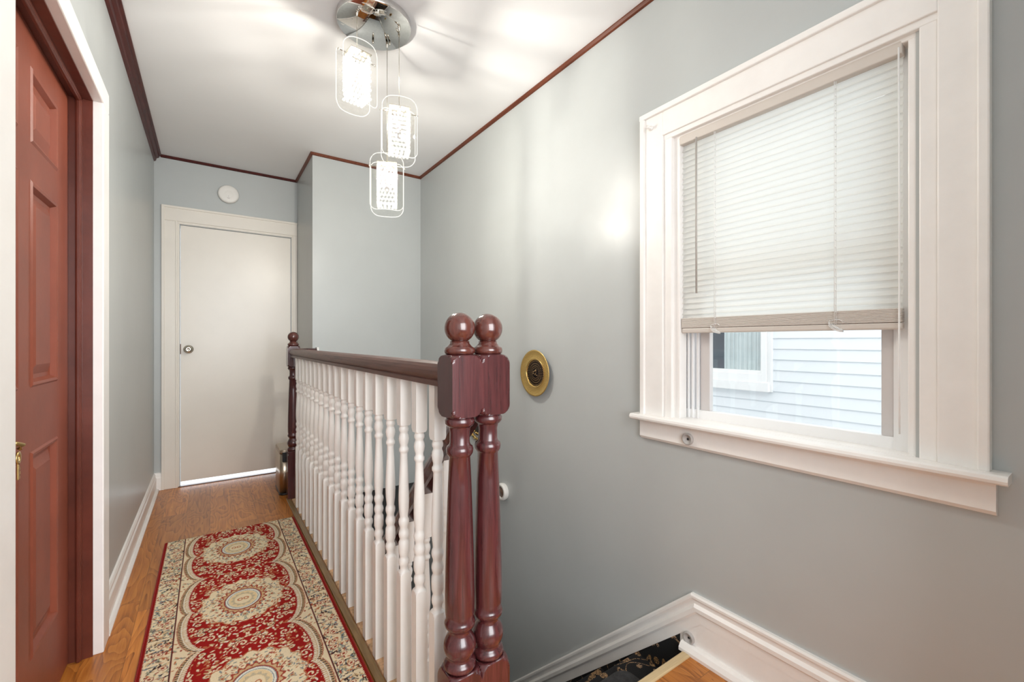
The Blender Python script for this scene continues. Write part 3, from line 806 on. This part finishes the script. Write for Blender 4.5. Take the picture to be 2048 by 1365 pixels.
b = B(); rbox(b, bx0 + .001, bx1 - .001, by0 + .001, by1 - .001, .304, .311, .03); b.build('lid_seal', 'black', tb)
b = B(); rbox(b, bx0 - .002, bx1 + .002, by0 - .002, by1 + .002, 0, .013, .03); b.build('base_ring', 'black', tb)
b = B(); b.box(.446, .560, by0 - .014, by0 + .002, .252, .322, .004); b.build('latch', 'black', tb)

# ------------------------------------------------------------------ wall ornaments
pc = (XR, 1.941, .972)
gp = thing('wall_plate', 'gold hammered round plate with dark patterned centre hanging above the stairs', 'wall plate', pc)
b = B(); b.lathe(pc, (-1, 0, 0), [(.016, .074), (.012, .076), (.014, .080), (.022, .126), (.026, .131), (.029, .130), (.026, .122), (.020, .086), (.024, .080), (.020, .074)], 72, cap=False); b.build('rim', 'gold', gp)
b = B(); b.lathe(pc, (-1, 0, 0), [(0, .05), (.010, .052), (.016, .077), (.018, .077), (.018, .0001)], 60); b.build('dark_centre', 'matte_black', gp)
b = B()
for r, n, ln in ((.068, 44, .010), (.054, 36, .010), (.041, 28, .009), (.030, 20, .007)):
    for i in range(n):
        a = 2 * math.pi * i / n; t_ = bmesh.new(); bmesh.ops.create_cube(t_, size=1.0)
        bmesh.ops.scale(t_, vec=(.002, .0028, ln * .8), verts=t_.verts)
        b.merge(t_, Matrix.Translation((XR - .0185, pc[1] + r * math.sin(a), pc[2] + r * math.cos(a))) @ Matrix.Rotation(-a, 4, 'X'))
random.seed(5)
for i in range(16):
    a = random.uniform(0, 6.28); r = .020 * math.sqrt(random.random()); b.ball((XR - .019, pc[1] + r * math.sin(a), pc[2] + r * math.cos(a)), random.uniform(.002, .004), 8, 5)
b.build('gold_inlay', 'inlay', gp)
b = B(); b.lathe(pc, (-1, 0, 0), [(.018, .0785), (.024, .0785), (.025, .081), (.018, .083)], 60, cap=False); b.build('inner_ring', 'gold_smooth', gp)

oc = (XR, 2.604, .592)
wo_ = thing('wall_ornament', 'gold braided ornament with green inset on the wall glimpsed between the two newels', 'wall ornament', oc)
b = B(); R = .118; pts = []
for s in range(2):
    b.tube([(XR - .010 - .005 * math.cos(q * .5 + s * math.pi), oc[1] + (R + .007 * math.sin(q * .5 + s * math.pi)) * math.cos(q * math.pi / 60), oc[2] + (R + .007 * math.sin(q * .5 + s * math.pi)) * math.sin(q * math.pi / 60)) for q in range(121)], .0065, 8)
b.build('braided_rim', 'gold_smooth', wo_)
b = B(); b.lathe(oc, (-1, 0, 0), [(0, .09), (.006, .092), (.010, .085), (.010, .0001)], 48); b.build('backing', 'black', wo_)
b = B()
for q in range(18):
    a = 2 * math.pi * q / 18; b.ball((XR - .012, oc[1] + .075 * math.cos(a), oc[2] + .075 * math.sin(a)), .008, 8, 5)
b.build('gold_beads', 'gold', wo_)
b = B(); b.lathe((XR - .009, oc[1] + .03, oc[2] + .035), (-1, 0, 0), [(0, .05), (.004, .048), (.007, .03), (.008, .0001)], 24); b.build('green_inset', 'green', wo_)

def gate_cup(y, z, x, label, r=.0215, depth=.012):
    g = thing('wall_cup', label, 'wall cup', (x, y, z))
    b = B(); b.lathe((x, y, z), (-1, 0, 0), [(0, r * 1.02), (depth * .7, r * 1.05), (depth, r * .98), (depth, r * .74), (depth * .35, r * .66), (depth * .35, .0001)], 40, cap=False); b.build('cup', 'rubber_grey', g)
    b = B(); b.lathe((x - depth * .35, y, z), (-1, 0, 0), [(0, r * .2), (.001, r * .2), (.0012, .0001)], 16); b.build('screw', 'black', g)
    return g
gate_cup(.985, .776, XR - .019, 'grey round gate cup fixed to the apron under the window sill')
gate_cup(.985, .012, XR - .013, 'grey round gate cup on the white skirt board at the head of the stairs')
cc = (XR, 2.285, .205)
g = thing('wall_bumper', 'round cream wall bumper with brown core jutting out beside the right newel shaft', 'wall bumper', cc)
b = B(); b.lathe(cc, (-1, 0, 0), [(0, .05), (.018, .054), (.030, .050), (.032, .036), (.020, .034)], 44, cap=False); b.build('ring', 'plastic', g)
b = B(); b.lathe(cc, (-1, 0, 0), [(0, .035), (.022, .035), (.024, .0001)], 30); b.build('core', 'brown', g)

# ------------------------------------------------------------------ window
wn = bpy.data.objects.new('window_1', None); COL.objects.link(wn); wn.location = (XR, .7, .83); struct(wn, 'white framed window above the stairs')
OY0, OY1, OZ = .202, 1.203, 2.097
IY0, IY1, IZ = .290, 1.100, 1.985
b = B()
fx = XR - .022
for (y0, y1, z0, z1) in ((OY0, IY0, .843, OZ), (IY1, OY1, .843, OZ), (IY0 - .001, IY1 + .001, IZ, OZ)):
    b.box(fx, XR + .002, y0, y1, z0, z1, .003)
# back band and bead
b.box(fx - .010, XR, OY0 - .004, OY0 + .018, .843, OZ + .004, .004); b.box(fx - .010, XR, OY1 - .018, OY1 + .004, .843, OZ + .004, .004); b.box(fx - .0115, XR, OY0 - .005, OY1 + .005, OZ - .018, OZ + .005, .004)
# inner steps
for m0, m1, x in ((0, .036, XR - .013), (.032, .062, XR + .004)):
    b.box(x, XR + .05, IY0 + m0, IY0 + m1, .843, IZ + .006 - m0 * .45, .003); b.box(x, XR + .05, IY1 - m1, IY1 - m0, .843, IZ + .006 - m0 * .45, .003)
    b.box(x - .0012, XR + .05, IY0 + m0 - .002, IY1 - m0 + .002, IZ - m1 * .45 - .003, IZ + .006 - m0 * .45, .003)
b.box(XR + .04, XR + T, WY0 - .004, WY0 + .004, .83, WZ1); b.box(XR + .04, XR + T, WY1 - .004, WY1 + .012, .83, WZ1)
b.build('window_casing', 'white', wn)
b = B()
b.sweep([(-.05, 0), (.052, 0), (.058, .004), (.060, .011), (.058, .019), (.052, .023), (-.05, .024)], (XR, OY0 - .035, .822), (XR, OY1 + .035, .822), (-1, 0, 0), (0, 0, 1))
b.box(XR - .005, XR + T - .02, WY0, WY1, .818, .846)
b.build('window_sill', 'white', wn)
b = B()
b.sweep([(0, 0), (.012, .002), (.019, .012), (.019, .070), (.022, .082), (0, .084)], (XR, OY0 - .012, .739), (XR, OY1 + .012, .739), (-1, 0, 0), (0, 0, 1))
b.build('apron', 'white', wn)
# vinyl frame and sashes
XP = 1.60
b = B()
b.box(XP - .028, XP + .04, WY0, .386, .84, WZ1); b.box(XP - .028, XP + .04, 1.046, WY1, .84, WZ1); b.box(XP - .030, XP + .04, WY0, WY1, .820, .843, .002)
for y in (.990, 1.012, 1.030): b.box(XP - .018, XP + .03, y, y + .008, .84, WZ1, .001)
b.box(XP - .018, XP + .03, .386, .394, .84, WZ1, .001)
b.build('vinyl_frame', 'vinyl', wn)
for nm, zz0, zz1, x in (('lower_sash', .840, 1.42, XP - .014), ('upper_sash', 1.40, WZ1, XP + .016)):
    b = B()
    b.box(x, x + .028, .384, 1.046 if nm == 'lower_sash' else 1.046, zz0, zz0 + .040, .003); b.box(x, x + .028, .394, .984, zz1 - .035, zz1, .003)
    sash = b.build(nm, 'vinyl', wn)
    b = B(); b.box(x + .002, x + .026, .395, .423, zz0 + .040, zz1 - .03, .002); b.box(x + .002, x + .026, .946, .984, zz0 + .040, zz1 - .03, .002)
    b.build('stile', 'sash_grey', sash)
    b = B(); b.box(x + .012, x + .016, .420, .949, zz0 + .038, zz1 - .03); b.build('pane', 'pane', sash)
# little hook on the casing
b = B(); hk = (XR - .022, 1.155, 2.035)
b.lathe(hk, (-1, 0, 0), [(0, .010), (.004, .010), (.006, .005), (.018, .004), (.020, .007), (.024, .007), (.024, .0001)], 16)
tag(b.build('curtain_hook', 'white', origin=hk), 'tiny white painted hook at the top left corner of the window casing', 'hook')

# ------------------------------------------------------------------ blind
vb = thing('venetian_blind', 'white venetian blind drawn half way down in the window', 'blind', (1.55, .7, 1.93))
VY0, VY1 = .366, 1.036
b = B(); b.box(1.530, 1.566, VY0 - .002, VY1 + .002, 1.928, 1.962, .003); b.build('headrail', 'blind_rail', vb)
b = B()
zt, zb_, nsl = 1.915, 1.248, 32
random.seed(2)
for i in range(nsl):
    z = zt - (zt - zb_) * i / (nsl - 1); a = math.radians(71 + random.uniform(-2, 2)); hw = .0132
    sag = [random.uniform(-.0008, .0008) for _ in range(4)]
    ring0 = []; 
    for s, yv in enumerate(np.linspace(VY0, VY1, 4)):
        ring = []
        for q in (-1, -.5, 0, .5, 1):
            crown = .0022 * (1 - q * q)
            ring.append((1.550 + hw * q * math.cos(a) - crown * -math.sin(a), yv, z + sag[s] + hw * q * math.sin(a) + crown * math.cos(a)))
        ring0.append(ring + [(x + .0005, y, zz - .0007) for x, y, zz in reversed(ring)])
    b.rings(ring0, smooth=False)
b.build('slats', 'slat', vb)
b = B()
for i in range(9): b.box(1.538, 1.563, VY0, VY1, 1.2035 + i * .0042, 1.2072 + i * .0042, .0008)
b.build('stacked_slats', 'blind_rail', vb)
b = B(); b.box(1.540, 1.562, VY0 - .001, VY1 + .001, 1.183, 1.203, .005); b.build('bottom_rail', 'blind_rail', vb)
for yv in (.516, .893):
    b = B()
    for dx in (-.0125, .0125): b.tube([(1.550 + dx, yv, 1.93), (1.550 + dx, yv, 1.2)], .0010, 6)
    b.tube([(1.5335, yv + .003, 1.93), (1.5335, yv + .003, 1.2)], .0009, 6)
    for i in range(nsl): b.ball((1.5355, yv, zt - (zt - zb_) * i / (nsl - 1) - .010), .0022, 6, 4)
    b.build('ladder_cord', 'cord', vb)
    b = B()
    for q in range(4): b.tube([(1.536 - .004 * math.sin(k_ * .9 + q), yv + .018 * math.sin(k_ * .55 + q * 1.3), 1.197 + .018 * math.cos(k_ * .4 + q * .7)) for k_ in range(14)], .0010, 6)
    b.build('loose_cord', 'cord', vb)
b = B(); b.tube([(1.528, .965, 1.925), (1.526, .964, 1.60), (1.5265, .963, 1.335)], .0036, 8); b.lathe((1.528, .965, 1.92), (0, 0, 1), [(0, .003), (.012, .003)], 10); b.build('tilt_wand', 'wand', vb)
b = B(); b.tube([(1.529, VY0 + .004, 1.945), (1.528, VY0 + .002, 1.5), (1.529, VY0 + .003, 1.10), (1.529, VY0 + .002, .90)], .0022, 8); b.build('lift_cord', 'cord', vb)

# ------------------------------------------------------------------ neighbouring house
HX = 4.45
nh = thing('neighbouring_house', 'white sided house wall with a curtained window seen through the glass', 'house', (HX, 2, -3))
b = B()
z = -3.0; e = .1016
prof = []
zz = .469 - .1016 * 34
while zz < 4.2:
    prof += [(0.0, zz), (-.014, zz + .002), (-.013, zz + .012), (-.004, zz + e - .012)]
    zz += e
NW = (2.112, 3.10, .863, 2.25)     # glass y0,y1,z0,z1
wy0, wy1, wz0, wz1 = NW[0] - .11, NW[1] + .11, NW[2] - .20, NW[3] + .11
def siding(y0, y1, za, zb2):
    pts = [(HX + p, q) for p, q in prof if za <= q <= zb2]
    for (xa, qa), (xb, qb) in zip(pts[:-1], pts[1:]): b.quad((xa, y0, qa), (xa, y1, qa), (xb, y1, qb), (xb, y0, qb))
siding(-4, wy0, -3.1, 4.2); siding(wy1, 8, -3.1, 4.2); siding(wy0, wy1, -3.1, wz0 + .01); siding(wy0, wy1, wz1 - .01, 4.2)
b.build('siding', 'siding', nh)
b = B()
b.box(HX - .03, HX + .05, wy0, wy0 + .045, wz0, wz1, .003); b.box(HX - .045, HX + .05, wy0 + .045, NW[0] - .02, wz0 + .05, wz1, .004); b.box(HX - .02, HX + .05, NW[0] - .02, NW[0], NW[2] - .03, NW[3])
b.box(HX - .045, HX + .05, NW[1], wy1, wz0, wz1, .004); b.box(HX - .03, HX + .05, wy0, wy1, NW[3], wz1, .004)
b.box(HX - .025, HX + .05, NW[0] - .02, NW[1], NW[2] - .03, NW[2], .003); b.box(HX - .04, HX + .05, NW[0] - .03, NW[1], NW[2] - .11, NW[2] - .03, .004); b.box(HX - .06, HX + .05, wy0 + .02, wy1, wz0, NW[2] - .11, .004)
b.box(HX - .02, HX + .03, NW[0], NW[1], 1.55, 1.60, .003)
fr = b.build('window_frame', 'vinyl', nh)
b = B(); b.box(HX + .004, HX + .008, NW[0], NW[1], NW[2], NW[3]); b.build('pane', 'pane', fr)
b = B(); n = 60
cy0_, cy1_ = NW[0] + .01, 2.50
pts = [(HX + .030 + .010 * math.sin(i * .9) + .006 * math.sin(i * 2.3), cy0_ + (cy1_ - cy0_) * i / n) for i in range(n + 1)]
b.rings([[(x, y + (.05 * (1 - i / n) * 0), zq) for i, (x, y) in enumerate(pts)] for zq in (NW[2] - .02, NW[3])], cap=False, closed=False); b.build('curtain', 'curtain', fr)
b = B(); b.box(HX + .25, HX + .30, NW[0] - .1, NW[1] + .1, NW[2] - .2, NW[3] + .1); b.box(HX + .02, HX + .03, NW[1] - .45, NW[1], 1.05, 1.065)
b.build('dim_interior', 'dark_room', fr)
b = B(); b.box(XR + T + .05, HX + .3, -4, 8, -3.25, -3.1); struct(b.build('floor_yard', 'ground'), 'paved yard between the houses')

# ------------------------------------------------------------------ pendant light
cpos = (.612, 1.965, ZC)
pl_ = thing('pendant_light', 'three lit glass and crystal pendants hanging from a round mirrored ceiling plate', 'pendant light', cpos)
b = B(); b.lathe(cpos, (0, 0, -1), [(0, .160), (.026, .160), (.030, .1585), (.030, .0001)], 72); canopy = b.build('canopy', 'chrome', pl_)
pend = [(.518, 1.906, 2.277, 10), (.698, 1.890, 2.087, -15), (.691, 2.030, 1.887, -20)]
ZP = ZC - .030
for i, (px, py) in enumerate(((.70, 2.02), (.632, 2.054), (.716, 1.94))):
    b = B(); b.lathe((px, py, ZP), (0, 0, -1), [(0, .0045), (.012, .0045), (.016, .003), (.017, .0001)], 14); b.build('screw_cap', 'nickel', canopy)
for (px, py, pz, rot), share in zip(pend, (.55, 1.1, 1.35)):
    H, Wd = .258, .150
    # cord
    b = B(); b.tube([(px, py, ZP), (px, py, pz + H / 2 - .02)], .0014, 8); b.lathe((px, py, ZP), (0, 0, -1), [(0, .0055), (.018, .0055), (.019, .0035), (.026, .0035), (.028, .001)], 14)
    b.build('cord', 'nickel', pl_)
    R_ = Matrix.Translation((px, py, pz)) @ Matrix.Rotation(math.radians(rot), 4, 'Z')
    # two bowed glass panels with rounded corners
    g = B(); edge = B()
    for sgn in (1, -1):
        nxp, nzp = 16, 22; th_ = .005
        def P(u_, v_, off):
            # u in -1..1 across, v in -1..1 up, rounded corners
            hw = Wd / 2; hh = H / 2; rr = .034
            zc = v_ * hh
            ov = max(0, abs(zc) - (hh - rr)); lim = hw - (rr - math.sqrt(max(0, rr * rr - ov * ov)))
            x = u_ * lim
            bow = .030 * (1 - (x / hw) ** 2) + .032
            return Vector((x, sgn * (bow + off), zc))
        vv = [math.sin(math.pi / 2 * (-1 + 2 * j / nzp)) if False else (-1 + 2 * j / nzp) for j in range(nzp + 1)]
        # denser near the rounded corners
        vv = sorted(set([-1, -.995, -.98, -.95, -.90, -.83, -.77] + list(np.linspace(-.7, .7, 9)) + [1, .995, .98, .95, .90, .83, .77]))
        uu = list(np.linspace(-1, 1, nxp + 1))
        t_ = bmesh.new()
        fr_ = [[t_.verts.new(P(u_, v_, th_)) for u_ in uu] for v_ in vv]
        for j in range(len(vv) - 1):
            for i in range(nxp):
                f = t_.faces.new((fr_[j][i], fr_[j][i + 1], fr_[j + 1][i + 1], fr_[j + 1][i])); f.smooth = True
        g.merge(t_, R_)
        loop = [P(1, v_, th_ / 2) for v_ in vv] + [P(u_, 1, th_ / 2) for u_ in reversed(uu[1:-1])] + [P(-1, v_, th_ / 2) for v_ in reversed(vv)] + [P(u_, -1, th_ / 2) for u_ in uu[1:-1]]
        loop = [R_ @ p for p in loop]; loop.append(loop[0]); loop.append(loop[1])
        edge.tube(loop, .0018, 6)
    sh = g.build('glass_shade', 'shade_glass', pl_)
    edge.build('glowing_edge', 'glass_edge', sh)
    # crystal bead cover on a square core
    b = B(); s_ = .040; hb = .088
    nb, nr = 5, 10
    for side in range(4):
        for r_ in range(nr):
            for c_ in range(nb):
                xx = -s_ + 2 * s_ * (c_ + (.5 if r_ % 2 else 0)) / nb
                zz = -hb + 2 * hb * r_ / (nr - 1)
                p = Matrix.Rotation(math.pi / 2 * side, 3, 'Z') @ Vector((xx, s_, zz))
                q = R_ @ (p + Vector((0, 0, -.004)))
                b.ball(q, .0083, 8, 6)
    for c_ in range(4):
        for r_ in range(4):
            q = R_ @ Vector((-s_ * .72 + s_ * 1.44 * c_ / 3, -s_ * .72 + s_ * 1.44 * r_ / 3, -hb - .004)); b.ball(q, .0083, 8, 6)
    o = b.build('crystal_beads', 'bead', sh); o['kind'] = 'stuff'
    b = B()
    b.lathe(R_ @ Vector((0, 0, -.030)), (0, 0, 1), [(0, .0001), (.002, .006), (.008, .009), (.045, .009), (.052, .006)], 20)
    b.build('lamp_bulb', 'bulb', sh)
    b = B()
    for zz in (.088,):
        a_, c__ = R_ @ Vector((-.080, 0, zz)), R_ @ Vector((.080, 0, zz)); b.tube([a_, c__], .0022, 8)
        for e_ in (a_, c__): b.ball(e_, .0045, 8, 6)
        a_, c__ = R_ @ Vector((0, -.060, zz)), R_ @ Vector((0, .060, zz)); b.tube([a_, c__], .0022, 8)
    b.lathe(R_ @ Vector((0, 0, .09)), (0, 0, 1), [(0, .012), (.012, .012), (.016, .003)], 16)
    t_ = bmesh.new(); bmesh.ops.create_cube(t_, size=1.0); bmesh.ops.scale(t_, vec=(.090, .090, .004), verts=t_.verts); b.merge(t_, R_ @ Matrix.Translation((0, 0, .097)))  # lid added to block lamplight rising to the ceiling
    b.build('cross_pin_with_added_lid', 'nickel', sh)
    l = bpy.data.lights.new('pendant_lamp_light', 'POINT'); l.energy = LAMP_WATTS * share; l.color = (1.0, .955, .88); l.shadow_soft_size = .008
    lo = bpy.data.objects.new('pendant_lamp_light', l); COL.objects.link(lo); lo.location = (px, py, pz + .045)
